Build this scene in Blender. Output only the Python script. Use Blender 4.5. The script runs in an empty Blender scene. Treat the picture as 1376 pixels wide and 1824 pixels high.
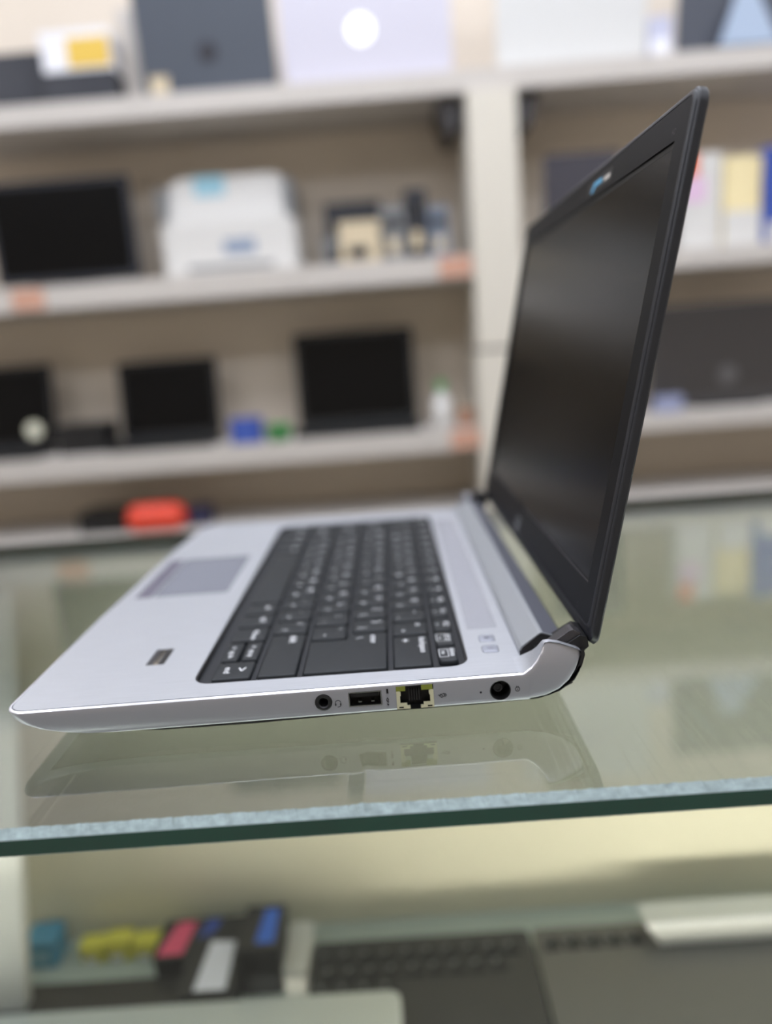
import bpy, bmesh, math, random
from mathutils import Vector, Matrix
random.seed(7)
S = 0.001                       # everything below is written in millimetres
col = bpy.context.scene.collection
scn = bpy.context.scene

# ------------------------------------------------------------------ camera
RIGHT = (0.99722129, -0.00281909, -0.07444295)
UP = (0.0733355, 0.21286749, 0.97432507)
FWD = (-0.01309977, 0.97707701, -0.21248273)
CAM = (166.64, -293.09, 136.6)
cd = bpy.data.cameras.new('camera')
cam = bpy.data.objects.new('camera', cd); col.objects.link(cam)
m = Matrix.Identity(4)
for i in range(3):
    m[i][0] = RIGHT[i]; m[i][1] = UP[i]; m[i][2] = -FWD[i]; m[i][3] = CAM[i] * S
cam.matrix_world = m
cd.sensor_fit = 'VERTICAL'; cd.sensor_height = 36.0; cd.lens = 1348.97 / 1824 * 36
cd.clip_start = 0.01; cd.clip_end = 50
cd.dof.use_dof = True; cd.dof.focus_distance = 0.303; cd.dof.aperture_fstop = 2.85
scn.camera = cam

# ------------------------------------------------------------------ world, exposure
w = bpy.data.worlds.new('world'); scn.world = w; w.use_nodes = True
w.node_tree.nodes['Background'].inputs[0].default_value = (0.75, 0.8, 0.9, 1)
w.node_tree.nodes['Background'].inputs[1].default_value = 0.5
scn.view_settings.view_transform = 'Standard'; scn.view_settings.look = 'None'
scn.view_settings.gamma = 1; scn.view_settings.exposure = 0.0
scn.view_settings.use_curve_mapping = False
LAMP_STRENGTH = 7.6
CASE_STRENGTH = 62.0

# ------------------------------------------------------------------ materials
def srgb(c):
    return tuple(((x / 255) / 12.92 if x / 255 <= .04045 else ((x / 255 + .055) / 1.055) ** 2.4) for x in c) + (1,)
def mat(name, rgb, rough=.5, metal=0, spec=.5, noise=0, nscale=40, bump=0, bscale=300, stretch=None, coat=0):
    M = bpy.data.materials.new(name); M.use_nodes = True
    nt = M.node_tree; b = nt.nodes['Principled BSDF']
    b.inputs['Base Color'].default_value = srgb(rgb); b.inputs['Roughness'].default_value = rough
    b.inputs['Metallic'].default_value = metal; b.inputs['Specular IOR Level'].default_value = spec
    b.inputs['Coat Weight'].default_value = coat
    tc = nt.nodes.new('ShaderNodeTexCoord'); mp = nt.nodes.new('ShaderNodeMapping')
    nt.links.new(tc.outputs['Object'], mp.inputs[0])
    if stretch: mp.inputs['Scale'].default_value = stretch
    if noise:
        n = nt.nodes.new('ShaderNodeTexNoise'); n.inputs['Scale'].default_value = nscale; n.inputs['Detail'].default_value = 4
        nt.links.new(mp.outputs[0], n.inputs[0])
        r = nt.nodes.new('ShaderNodeMapRange'); r.inputs[3].default_value = 1 - noise; r.inputs[4].default_value = 1 + noise
        nt.links.new(n.outputs[0], r.inputs[0])
        mx = nt.nodes.new('ShaderNodeMix'); mx.data_type = 'RGBA'; mx.blend_type = 'MULTIPLY'; mx.inputs[0].default_value = 1
        mx.inputs[6].default_value = srgb(rgb); nt.links.new(r.outputs[0], mx.inputs[7]); nt.links.new(mx.outputs[2], b.inputs['Base Color'])
    if bump:
        n = nt.nodes.new('ShaderNodeTexNoise'); n.inputs['Scale'].default_value = bscale; n.inputs['Detail'].default_value = 3
        nt.links.new(mp.outputs[0], n.inputs[0])
        bp = nt.nodes.new('ShaderNodeBump'); bp.inputs['Strength'].default_value = bump; bp.inputs['Distance'].default_value = .0002
        nt.links.new(n.outputs[0], bp.inputs['Height']); nt.links.new(bp.outputs[0], b.inputs['Normal'])
    return M
def emit(name, rgb, s):
    M = bpy.data.materials.new(name); M.use_nodes = True; nt = M.node_tree
    b = nt.nodes['Principled BSDF']; b.inputs['Base Color'].default_value = srgb(rgb)
    b.inputs['Emission Color'].default_value = srgb(rgb); b.inputs['Emission Strength'].default_value = s
    return M
def pane(name, tint, ior=1.55, rough=0.0):
    M = bpy.data.materials.new(name); M.use_nodes = True; nt = M.node_tree
    nt.nodes.remove(nt.nodes['Principled BSDF'])
    out = nt.nodes['Material Output']
    t = nt.nodes.new('ShaderNodeBsdfTransparent'); t.inputs[0].default_value = srgb(tint)
    g = nt.nodes.new('ShaderNodeBsdfGlossy'); g.inputs['Roughness'].default_value = rough
    g.inputs[0].default_value = (1, 1, 1, 1)
    f = nt.nodes.new('ShaderNodeFresnel'); 
    ge = nt.nodes.new('ShaderNodeNewGeometry'); mr = nt.nodes.new('ShaderNodeMapRange')   # the sheet does not refract: same reflectance on both faces
    mr.inputs[3].default_value = ior; mr.inputs[4].default_value = 1 / ior
    nt.links.new(ge.outputs['Backfacing'], mr.inputs[0]); nt.links.new(mr.outputs[0], f.inputs[0])
    mx = nt.nodes.new('ShaderNodeMixShader')
    nt.links.new(f.outputs[0], mx.inputs[0]); nt.links.new(t.outputs[0], mx.inputs[1]); nt.links.new(g.outputs[0], mx.inputs[2])
    nt.links.new(mx.outputs[0], out.inputs[0])
    return M

M = {}
M['deck'] = mat('brushed_deck', (191, 194, 200), .42, .72, noise=.09, nscale=900, bump=.6, bscale=1200, stretch=(.06, 1, 1))
M['side'] = mat('satin_silver', (172, 172, 178), .38, .55, bump=.05, bscale=2500)
M['bright_edge'] = mat('polished_edge', (232, 232, 238), .25, .5)
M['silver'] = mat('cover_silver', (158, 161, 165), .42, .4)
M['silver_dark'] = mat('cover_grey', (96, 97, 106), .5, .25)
M['pad'] = mat('touchpad_grey', (112, 114, 123), .5, .1)
M['padbar'] = mat('click_bar_grey', (100, 97, 110), .45, .2)
M['grille'] = mat('grille', (150, 152, 162), .6, .3)
M['key'] = mat('key_plastic', (35, 38, 41), .5, spec=.3, bump=.12, bscale=4000)
M['tray'] = mat('tray_plastic', (34, 36, 40), .55, spec=.3, bump=.1, bscale=3000)
M['legend'] = mat('legend_print', (225, 226, 228), .6)
M['ink'] = mat('port_ink', (35, 35, 38), .6)
M['black'] = mat('black_plastic', (17, 17, 19), .45)
M['hole'] = mat('port_interior', (8, 8, 9), .5)
M['lid'] = mat('lid_plastic', (32, 33, 38), .42, spec=.4, noise=.12, nscale=120, bump=.3, bscale=1200)
M['bezel'] = mat('bezel_plastic', (12, 13, 16), .45, spec=.16, bump=.08, bscale=3000)
M['screen'] = mat('matte_screen', (6, 6, 7), .25, spec=.2)
M['arm'] = mat('hinge_grey', (66, 64, 66), .4, .3)
M['chrome'] = mat('chrome', (200, 200, 200), .18, 1)
M['cream_plastic'] = mat('socket_cream', (196, 192, 160), .4)
M['lime'] = mat('socket_lime', (122, 128, 48), .35)
M['blue_film'] = mat('blue_film', (88, 165, 205), .35)
M['white'] = mat('white_plastic', (210, 210, 208), .5)
M['mac'] = mat('lilac_aluminium', (204, 202, 214), .4, .1)
M['rubber'] = mat('rubber', (14, 14, 15), .8)
M['wall'] = mat('wall_paint', (206, 196, 182), .8, noise=.05, nscale=3)
M['board'] = mat('shelf_laminate', (192, 186, 179), .6, noise=.06, nscale=8)
M['panel'] = mat('shelf_back', (214, 202, 186), .75, noise=.06, nscale=4)
M['pillar'] = mat('pillar_cream', (209, 203, 190), .7, noise=.04, nscale=5)
M['casewall'] = mat('case_cream', (222, 216, 196), .7, noise=.05, nscale=9)
M['floor'] = mat('floor_tile', (150, 145, 136), .4)
M['ceil'] = mat('ceiling_paint', (225, 226, 228), .8)
M['glass'] = pane('counter_glass', (198, 204, 204), 1.78)
M['frontglass'] = pane('front_glass', (250, 252, 249), 1.3)
M['gedge'] = mat('glass_edge_green', (12, 62, 50), .18, spec=.6, noise=.25, nscale=25, coat=.3)
M['gchamfer'] = mat('ground_glass', (132, 147, 147), .55, noise=.5, nscale=420, bump=1, bscale=900, stretch=(.7, 1, 1))
M['lamp'] = emit('lamp_diffuser', (238, 243, 255), LAMP_STRENGTH)
M['casefill'] = emit('case_fill', (252, 247, 234), CASE_STRENGTH)

# ------------------------------------------------------------------ mesh helpers
class MB:
    def __init__(s): s.v = []; s.f = []; s.m = []
    def add(s, v, f, mi=0):
        o = len(s.v); s.v += [tuple(p) for p in v]; s.f += [tuple(i + o for i in q) for q in f]; s.m += [mi] * len(f); return s
    def box(s, x0, x1, y0, y1, z0, z1, mi=0):
        v = [(x, y, z) for x in (x0, x1) for y in (y0, y1) for z in (z0, z1)]
        return s.add(v, [(0, 1, 3, 2), (4, 6, 7, 5), (0, 4, 5, 1), (2, 3, 7, 6), (0, 2, 6, 4), (1, 5, 7, 3)], mi)
    def rings(s, rs, cap0=True, cap1=True, mi=0, closed=True):
        n = len(rs[0]); v = [p for r in rs for p in r]; f = []
        for k in range(len(rs) - 1):
            for i in range(n if closed else n - 1):
                j = (i + 1) % n; f.append((k * n + i, k * n + j, (k + 1) * n + j, (k + 1) * n + i))
        if cap0: f.append(tuple(range(n))[::-1])
        if cap1: f.append(tuple((len(rs) - 1) * n + i for i in range(n)))
        return s.add(v, f, mi)
    def prism(s, poly, y0, y1, mi=0):        # poly in XZ, extruded along Y
        return s.rings([[(a, y0, b) for a, b in poly], [(a, y1, b) for a, b in poly]], mi=mi)
    def slab(s, poly, z0, z1, mi=0):         # poly in XY, extruded along Z
        return s.rings([[(a, b, z0) for a, b in poly], [(a, b, z1) for a, b in poly]], mi=mi)
    def cylY(s, cx, cz, r, y0, y1, n=32, mi=0, r1=None):
        r1 = r if r1 is None else r1
        c = [(math.cos(2 * math.pi * i / n), math.sin(2 * math.pi * i / n)) for i in range(n)]
        return s.rings([[(cx + r * a, y0, cz + r * b) for a, b in c], [(cx + r1 * a, y1, cz + r1 * b) for a, b in c]], mi=mi)
    def cylZ(s, cx, cy, r, z0, z1, n=24, mi=0, r1=None):
        r1 = r if r1 is None else r1
        c = [(math.cos(2 * math.pi * i / n), math.sin(2 * math.pi * i / n)) for i in range(n)]
        return s.rings([[(cx + r * a, cy + r * b, z0) for a, b in c], [(cx + r1 * a, cy + r1 * b, z1) for a, b in c]], mi=mi)
    def mesh(s, name, mats, smooth=0, fixn=True):
        me = bpy.data.meshes.new(name)
        me.from_pydata([(x * S, y * S, z * S) for x, y, z in s.v], [], s.f)
        for mm in (mats if isinstance(mats, (list, tuple)) else [mats]): me.materials.append(mm)
        me.polygons.foreach_set('material_index', s.m)
        if fixn:
            b = bmesh.new(); b.from_mesh(me); bmesh.ops.recalc_face_normals(b, faces=b.faces); b.to_mesh(me); b.free()
        if smooth:
            me.shade_smooth(); me.set_sharp_from_angle(angle=math.radians(smooth))
        me.update(); return me
    def build(s, name, mats, parent=None, smooth=0, fixn=True, bevel=0, label=None):
        o = bpy.data.objects.new(name, s.mesh(name, mats, smooth, fixn)); col.objects.link(o); o.parent = parent
        if bevel:
            b = bmesh.new(); b.from_mesh(o.data)
            bmesh.ops.bevel(b, geom=list(b.edges), offset=bevel * S, segments=2, profile=.5, affect='EDGES', clamp_overlap=True)
            b.to_mesh(o.data); b.free()
        if label: o['label'] = label
        return o
def tag(o, label, cat, group=None):
    o['label'] = label; o['category'] = cat
    if group: o['group'] = group
    return o
def thing(name, label, cat, loc=(0, 0, 0), rot=(0, 0, 0), group=None):
    o = bpy.data.objects.new(name, None); col.objects.link(o); o.empty_display_size = .02
    o.location = [c * S for c in loc]; o.rotation_euler = rot
    if cat not in ('counter', 'shelving', 'ceiling light'): o.location.z += .0004
    return tag(o, label, cat, group)
def structure(o): o['kind'] = 'structure'; return o
def rrect(x0, x1, y0, y1, r, n=5):
    out = []
    for cx, cy, a in ((x1 - r, y1 - r, 0), (x0 + r, y1 - r, 90), (x0 + r, y0 + r, 180), (x1 - r, y0 + r, 270)):
        for k in range(n + 1):
            t = math.radians(a + 90 * k / n); out.append((cx + r * math.cos(t), cy + r * math.sin(t)))
    return out
def rpoly(pts, n=7):           # (x, y, r) corners, counter-clockwise
    out = []
    N = len(pts)
    for i, (x, y, r) in enumerate(pts):
        if r <= 0: out.append((x, y)); continue
        p = Vector((x, y)); a = (Vector(pts[i - 1][:2]) - p).normalized(); b = (Vector(pts[(i + 1) % N][:2]) - p).normalized()
        half = a.angle(b) / 2; t = r / math.tan(half); c = p + (a + b).normalized() * r / math.sin(half)
        s, e = p + a * t - c, p + b * t - c
        a0 = math.atan2(s.y, s.x); a1 = math.atan2(e.y, e.x); d = (a1 - a0 + math.pi) % (2 * math.pi) - math.pi
        for k in range(n + 1): out.append((c.x + r * math.cos(a0 + d * k / n), c.y + r * math.sin(a0 + d * k / n)))
    return out
def inset(poly, d):
    n = len(poly); out = []
    for i in range(n):
        p = Vector(poly[i]); a = (p - Vector(poly[i - 1])); b = (Vector(poly[(i + 1) % n]) - p)
        a = a.normalized() if a.length > 1e-6 else b.normalized(); b = b.normalized() if b.length > 1e-6 else a
        na, nb = Vector((-a.y, a.x)), Vector((-b.y, b.x)); q = (na + nb); q = q / max(q.length_squared / 2, .3)
        out.append((p.x + q.x * d, p.y + q.y * d))
    return out
def cut(o, cutters):
    for mb in cutters:
        c = mb.build('cutter', M['hole'])
        md = o.modifiers.new('cut', 'BOOLEAN'); md.operation = 'DIFFERENCE'; md.solver = 'EXACT'; md.use_self = True; md.object = c
        me = bpy.data.meshes.new_from_object(o.evaluated_get(bpy.context.evaluated_depsgraph_get()))
        o.modifiers.clear(); old = o.data; o.data = me; bpy.data.meshes.remove(old)
        cm = c.data; bpy.data.objects.remove(c); bpy.data.meshes.remove(cm)
text_cache = {}
def text_mesh(body, size, ext=0.02):
    k = (body, size)
    if k not in text_cache:
        cu = bpy.data.curves.new('lettering', 'FONT'); cu.body = body; cu.size = size * S; cu.extrude = ext * S; cu.align_x = 'CENTER'; cu.align_y = 'CENTER'; cu.resolution_u = 2
        o = bpy.data.objects.new('t', cu); col.objects.link(o)
        me = bpy.data.meshes.new_from_object(o.evaluated_get(bpy.context.evaluated_depsgraph_get())); me.name = 'lettering'
        bpy.data.objects.remove(o); bpy.data.curves.remove(cu); text_cache[k] = me
    return text_cache[k]
def put_text(name, body, size, mt, parent, frame):
    me = text_mesh(body, size)
    if not me.materials: me.materials.append(mt)
    o = bpy.data.objects.new(name, me); col.objects.link(o); o.parent = parent
    o.matrix_local = frame; return o
def frame(loc, xa, ya):
    x = Vector(xa).normalized(); y = Vector(ya).normalized(); z = x.cross(y)
    f = Matrix.Identity(4)
    for i in range(3): f[i][0] = x[i]; f[i][1] = y[i]; f[i][2] = z[i]; f[i][3] = loc[i] * S
    return f

# ================================================================== ROOM
RX0, RX1, RY0, RY1, FZ, CZ = -2600, 3000, -2600, 1760, -1000, 1750
structure(MB().box(RX0, RX1, RY0, RY1, FZ - 50, FZ).build('floor', M['floor']))
structure(MB().box(RX0, RX1, RY0, RY1, CZ, CZ + 50).build('ceiling', M['ceil']))
structure(MB().box(RX0 - 60, RX1 + 60, RY1, RY1 + 60, FZ - 50, CZ + 50).build('wall_back', M['wall']))
structure(MB().box(RX0 - 60, RX1 + 60, RY0 - 60, RY0, FZ - 50, CZ + 50).build('wall_front', M['wall']))
structure(MB().box(RX0 - 60, RX0, RY0, RY1, FZ - 50, CZ + 50).build('wall_left', M['wall']))
structure(MB().box(RX1, RX1 + 60, RY0, RY1, FZ - 50, CZ + 50).build('wall_right', M['wall']))
# ceiling lights
k = 0
for iy, y in enumerate((-900, 250, 1080)):
    for ix, x in enumerate((-1500, 200, 1900)):
        t = thing('ceiling_light', '', 'ceiling light', (x, y, CZ))
        t['label'] = 'white rectangular ceiling light panel, %s of the %s row above the counter' % (('left one', 'middle one', 'right one')[ix], ('rear', 'middle', 'front')[iy])
        MB().box(-600, 600, -300, -290, -40, 0).box(-600, 600, 290, 300, -40, 0).box(-600, -590, -290, 290, -40, 0).box(590, 600, -290, 290, -40, 0).build('frame', M['white'], t)
        MB().box(-588, 588, -288, 288, -34, -26).build('diffuser', M['lamp'], t)

# ================================================================== SHELVING (front edges at Y=1500)
SF, SB = 1500, 1742
unit = thing('shelving_unit', 'cream wall shelving with four long white laminate shelves and a pale centre pillar', 'shelving', (0, 1500, -1000))
def upart(mb, name, mt, label=None):
    o = mb.build(name, mt, None, bevel=0, label=label)
    o.parent = unit; o.matrix_parent_inverse = Matrix.Translation(Vector((0, -1.5, 1.0))); return o
L1, L2, L3, L4 = 706, 328, -64, -262
for zt, th in ((L1, 44), (L2, 52), (L3, 52), (L4, 40)):
    upart(MB().box(-1500, 384 if zt < 600 else 1900, SF, SB, zt - th, zt), 'shelf_board', M['board'])
    if zt < 600:
        dz = 26 if zt == L2 else 0
        upart(MB().box(490, 1900, SF, SB, zt - th - dz + 12, zt - dz), 'shelf_board', M['board'])
R2 = L2 - 26
upart(MB().box(-1500, 1900, SB, SB + 12, -1000, 1300), 'back_panel', M['panel'])
upart(MB().box(384, 490, SF - 14, SB, 118, 658), 'pillar', M['pillar'])
upart(MB().box(380, 488, SF - 14, SB, -1000, 110), 'pillar', M['pillar'])
upart(MB().box(386, 484, SF + 8, SB, 110, 118), 'pillar_joint', M['arm'])
upart(MB().box(-1520, -1500, SF, SB, -1000, 1300), 'side_panel', M['board'])
upart(MB().box(1900, 1920, SF, SB, -1000, 1300), 'side_panel', M['board'])
for x in (352, 520):   # dark brackets under the top shelf beside the pillar
    upart(MB().prism([(x - 30, 660), (x + 30, 660), (x + 8, 590), (x - 8, 590)], SF + 30, SF + 200), 'bracket', M['arm'])
for x, z in ((-632, L2), (345, L2), (350, L3)):   # price ticket strips on the lips
    upart(MB().box(x - 40, x + 34, SF - 2, SF, z - 48, z - 4), 'price_ticket', mat('ticket', (196, 150, 128), .6))

# ---- laptops and goods on the shelves
def shelf_laptop(loc, wd, h, mt, label, tilt=.18, base=210, rz=0, logo=None, closed=False, kb=True, group=None, lidmat=None, bth=20):
    """open display laptop: base towards the room, lid upright with screen; closed=True: lid seen from its back"""
    t = thing('display_laptop', label, 'laptop', loc, (0, 0, rz), group)
    b = MB().slab(rrect(-wd / 2, wd / 2, 0, base, 10, 3), 0, bth).build('base', mt, t, smooth=40)
    lm = lidmat or mt
    def lid(x, s, q):      # s up the lid, q in front of its plane
        y0 = base if not closed else 0
        sg = 1 if not closed else -1
        return (x, y0 + sg * s * math.sin(tilt) - q * math.cos(tilt), bth + s * math.cos(tilt) + sg * q * math.sin(tilt))
    def lidbox(x0, x1, s0, s1, q0, q1, r=8):
        pl = rrect(x0, x1, s0, s1, r, 3)
        return MB().rings([[lid(a, c, q0) for a, c in pl], [lid(a, c, q1) for a, c in pl]])
    lidbox(-wd / 2, wd / 2, 0, h, -6, 0).build('lid', lm, t, smooth=40)
    if not closed:
        lidbox(-wd / 2 + 12, wd / 2 - 12, 14, h - 12, 0, .6, 1).build('screen', M['screen'], t)
        if kb:
            k_ = MB()
            n = 13
            for r in range(5):
                for c in range(n):
                    x = -wd / 2 + 16 + c * (wd - 32) / n
                    k_.box(x, x + (wd - 32) / n - 3, base - 45 - r * 18, base - 30 - r * 18, bth, bth + 1.5)
            k_.build('keyboard', M['key'], t)
    if logo:
        pts = [(logo[0] + logo[2] * math.cos(a * math.pi / 12), logo[1] + logo[2] * math.sin(a * math.pi / 12)) for a in range(24)]
        MB().rings([[lid(a, c, 0) for a, c in pts], [lid(a, c, .8) for a, c in pts]]).build('emblem', logo[3], t, label=logo[4])
    return t
slate = mat('slate_lid', (76, 82, 92), .45, .1)
dnavy = mat('dark_navy_lid', (32, 35, 44), .45)
dgrey = mat('dark_grey_lid', (66, 64, 64), .5)
glow = emit('lit_emblem', (245, 246, 255), .9)
dot = mat('dark_emblem', (46, 46, 54), .4)
# top shelf, left bay : lids seen from the back, so bases point to the wall
shelf_laptop((-175, 1560, L1), 300, 235, slate, 'slate blue laptop on the top shelf, dark round emblem on its lid', .1, 160, 0, (2, 72, 21, dot, 'dark round emblem'), closed=True)
shelf_laptop((178, 1555, L1), 372, 262, M['mac'], 'lilac white laptop on the top shelf with a glowing round emblem on its lid', .1, 160, 0, (-12, 90, 28, glow, 'glowing white round emblem'), closed=True)
shelf_laptop((628, 1560, L1), 330, 262, M['white'], 'plain white laptop lid on the top shelf right of the pillar', .1, 160, 0, (0, 150, 17, mat('faint_emblem', (198, 196, 200), .5), 'pale grey round emblem'), closed=True)
shelf_laptop((1010, 1560, L1), 300, 215, mat('steel_lid', (80, 84, 94), .4, .2), 'dark grey laptop behind a painted pale glare at the right end of the top shelf', .1, 160, 0, closed=True)
tri = MB().prism([(-62, 10), (70, 10), (22, 120), (-18, 120)], -1, 0)
o = tri.build('glare_sheet', mat('glare_patch', (150, 165, 185), .5)); o.location = (1.0, 1.522, (L1 + 2) * S); o.rotation_euler = (-.1, 0, 0)
tag(o, 'pale blue tapered glare, painted on a sheet in front of the dark laptop, top shelf right', 'glare_patch')  # pale sheet imitates the glare on the dark laptop

def carton(name, label, cat, x0, x1, y0, y1, z0, h, mt, extra=(), rz=0, bev=2):
    """a box with lid seam, tape and any printed panels: extra = (name, u0,u1,w0,w1, material) fractions on the front face"""
    cx, cy = (x0 + x1) / 2, (y0 + y1) / 2
    t = thing(name, label, cat, (cx, cy, z0), (0, 0, rz)); a, d = (x1 - x0) / 2, (y1 - y0) / 2
    MB().slab(rrect(-a, a, -d, d, min(3, a / 4), 2), 0, h * .82).build('body', mt, t, smooth=40)
    MB().slab(rrect(-a - .8, a + .8, -d - .8, d + .8, min(3, a / 4), 2), h * .82, h).build('lid', mt, t, smooth=40)
    for nm, u0, u1, w0, w1, em in extra:
        MB().box(-a + 2 * a * u0, -a + 2 * a * u1, -d - 1.6, -d - .8, h * w0, h * w1).build(nm, em, t)
    return t
yel = mat('yellow_print', (214, 178, 70), .5); wht = mat('white_print', (226, 226, 230), .5)
blu = mat('blue_print', (52, 78, 160), .5); ora = mat('orange_print', (222, 100, 60), .5); pnk = mat('pink_print', (216, 184, 210), .5)
cream = mat('cream_print', (232, 216, 168), .5); boxwhite = mat('box_white', (208, 206, 202), .6); boxdark = mat('box_dark', (34, 36, 44), .5)
ltblue = mat('light_blue_print', (150, 195, 212), .5); greyp = mat('grey_plastic', (120, 122, 124), .5); beig = mat('beige_card', (206, 190, 160), .6)
carton('storage_box', 'black box at the far left end of the top shelf', 'box', -690, -548, 1570, 1700, L1, 128, boxdark)
carton('storage_box', 'low flat black box under the white and yellow box on the top shelf', 'box', -545, -384, 1550, 1700, L1, 74, boxdark)
carton('retail_box', 'small white and yellow box lying on the flat black box, top shelf', 'box', -540, -388, 1552, 1640, L1 + 74.3, 82, wht, (('yellow_panel', .38, 1, .1, .82, yel),))
carton('white_board', 'narrow pale grey carton standing between black box and slate laptop', 'carton', -378, -338, 1600, 1700, L1, 210, M['board'])
carton('price_card', 'small beige ticket card below the slate laptop on the top shelf', 'card', -296, -256, 1503, 1510, L1, 34, beig)
carton('hinged_case', 'small whitish lilac box between white laptop and dark laptop on the top shelf', 'box', 800, 852, 1560, 1660, L1, 92, mat('lilac_card', (186, 188, 208), .5), (('label', .1, .9, .1, .5, wht),))
# second shelf, left bay
mon = thing('monitor', 'large black flat monitor at the left end of the middle shelf', 'monitor', (-560, 1580, L2))
MB().slab(rrect(-90, 90, -30, 90, 20, 4), 0, 8).build('foot', M['black'], mon, smooth=40)
MB().prism([(-30, 8), (30, 8), (24, 60), (-24, 60)], 30, 44).build('stand', M['black'], mon)
MB().rings([[(a, 10, b) for a, b in rrect(-168, 166, 14, 238, 6, 3)], [(a, -8, b) for a, b in rrect(-170, 168, 12, 240, 6, 3)], [(a, -10, b) for a, b in rrect(-168, 166, 14, 238, 5, 3)]]).build('casing', dnavy, mon, smooth=40)
MB().box(-156, 154, -11, -10, 28, 226).build('screen', M['screen'], mon)
pr = thing('printer', 'white boxy printer with a light blue sticker on the middle shelf', 'printer', (-175, 1560, L2))
MB().slab(rrect(-158, 158, 0, 170, 16, 4), 0, 120).build('body', boxwhite, pr, smooth=40)
MB().rings([[(a, b, 120) for a, b in rrect(-145, 145, 12, 168, 14, 4)], [(a, b, 205) for a, b in rrect(-138, 138, 24, 160, 20, 4)], [(a, b, 224) for a, b in rrect(-120, 124, 36, 150, 22, 4)]]).build('scanner_top', boxwhite, pr, smooth=40)
MB().box(-156, -140, 4, 160, 130, 200).build('side_grip', greyp, pr); MB().box(140, 156, 4, 160, 110, 205).build('side_grip', greyp, pr)
MB().box(-70, 0, 20, 22, 178, 222).build('sticker', ltblue, pr)
MB().box(-12, 62, -1, 1, 46, 78).build('display', mat('lcd', (132, 146, 168), .3), pr)
MB().box(-100, 100, -1.5, 1, 12, 24).build('paper_slot', greyp, pr)
carton('adapter_box', 'black flat box at the back of the clutter on the middle shelf', 'box', 50, 180, 1600, 1700, L2 + 70, 76, boxdark)
carton('parts_tray', 'grey tray of small parts under the black box on the middle shelf', 'tray', 40, 200, 1585, 1715, L2, 68, greyp, (('label', .1, .4, .2, .7, boxdark),))
carton('card_box', 'beige card box in front of the parts tray on the middle shelf', 'box', 84, 176, 1510, 1570, L2, 88, beig, (('label', .2, .7, .1, .4, boxdark),))
for i, (x, d, h, mt_, lb) in enumerate([(208, 52, 118, greyp, 'grey power supply unit right of the beige box on the middle shelf'), (262, 48, 150, boxdark, 'tall dark router standing second from the right on the middle shelf'), (312, 44, 110, mat('bluegrey', (112, 122, 138), .5), 'blue grey docking unit nearest the pillar on the middle shelf')]):
    carton('desktop_device', lb, 'device', x - d / 2, x + d / 2, 1530, 1600 + 10 * i, L2, h, mt_, (('vent', .2, .8, .6, .8, M['black']), ('badge', .25, .7, .15, .4, beig)))
# third shelf, left bay
shelf_laptop((-815, 1510, L3), 270, 205, M['black'], 'black open laptop cut off by the left edge of the photo', .16, 120)
shelf_laptop((-386, 1512, L3), 252, 192, M['black'], 'small black open netbook second from the left on the lower shelf', .14, 120)
shelf_laptop((90, 1512, L3), 300, 228, M['black'], 'black open laptop nearest the pillar on the lower shelf', .1, 120, lidmat=mat('matt_black_lid', (30, 31, 31), .5))
o = MB().cylY(0, 0, 20, -3, 0, 24).cylY(0, 0, 14, -4, -3, 24, 1).build('light_dot', [mat('light_dot_cream', (214, 212, 190), .5), mat('light_dot_centre', (226, 226, 206), .5)])
o.location = (-.700, 1.560, (L3 + 66) * S); tag(o, 'round cream light dot, painted as a disc on the screen corner of the leftmost black laptop', 'sticker')  # cream disc painted in place of a bright point of light
carton('battery_pack', 'black slab between the two leftmost laptops on the lower shelf', 'battery', -640, -522, 1540, 1640, L3, 72, M['black'])
carton('blue_tin', 'small blue box on the lower shelf between two black laptops', 'box', -212, -140, 1506, 1556, L3, 58, blu, (('label', .2, .8, .3, .7, mat('blue2', (70, 96, 176), .5)),))
g = thing('green_tub', 'small green tub beside the blue box on the lower shelf', 'tub', (-100, 1530, L3))
MB().cylZ(0, 0, 26, 0, 30, r1=30).build('body', mat('green_plastic', (44, 122, 58), .4), g, smooth=40); MB().cylZ(0, 0, 31, 30, 38).build('lid', mat('green_lid', (60, 140, 72), .4), g, smooth=40)
b_ = thing('spray_bottle', 'small white bottle with a green cap beside the pillar on the lower shelf', 'bottle', (296, 1540, L3))
MB().rings([[(r * math.cos(a * math.pi / 10), r * math.sin(a * math.pi / 10), z) for a in range(20)] for r, z in ((20, 0), (22, 4), (22, 66), (10, 80), (9, 88))]).build('body', boxwhite, b_, smooth=50)
MB().cylZ(0, 0, 11, 88, 112).build('cap', mat('green_cap', (90, 160, 100), .4), b_, smooth=40)
c_ = thing('tape_roll', 'small brown roll of tape against the pillar on the lower shelf', 'tape', (352, 1540, L3))
MB().cylZ(0, 0, 20, 0, 44).build('roll', mat('tape_brown', (168, 128, 106), .5), c_, smooth=40); MB().cylZ(0, 0, 12, 44, 45).build('core', beig, c_, smooth=40)
# lowest shelf
r_ = thing('red_pouch', 'bright red rounded pouch on the lowest shelf behind the counter glass', 'pouch', (-424, 1540, L4))
MB().rings([[(a * kx, b * ky, z) for a, b in rrect(-72, 72, -40, 40, 30, 5)] for kx, ky, z in ((.8, .8, 0), (1, 1, 12), (1, 1, 38), (.9, .8, 58), (.6, .4, 66))]).build('body', mat('red_fabric', (214, 66, 42), .5), r_, smooth=60)
MB().box(-50, 50, -3, 3, 64, 69).build('zip', M['black'], r_)
carton('black_case', 'flat black case left of the red pouch on the lowest shelf', 'case', -620, -500, 1530, 1640, L4, 50, M['black'])
carton('navy_box', 'little dark navy box right of the red pouch on the lowest shelf', 'box', -348, -296, 1540, 1600, L4, 44, mat('navy', (44, 44, 74), .5))
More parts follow.
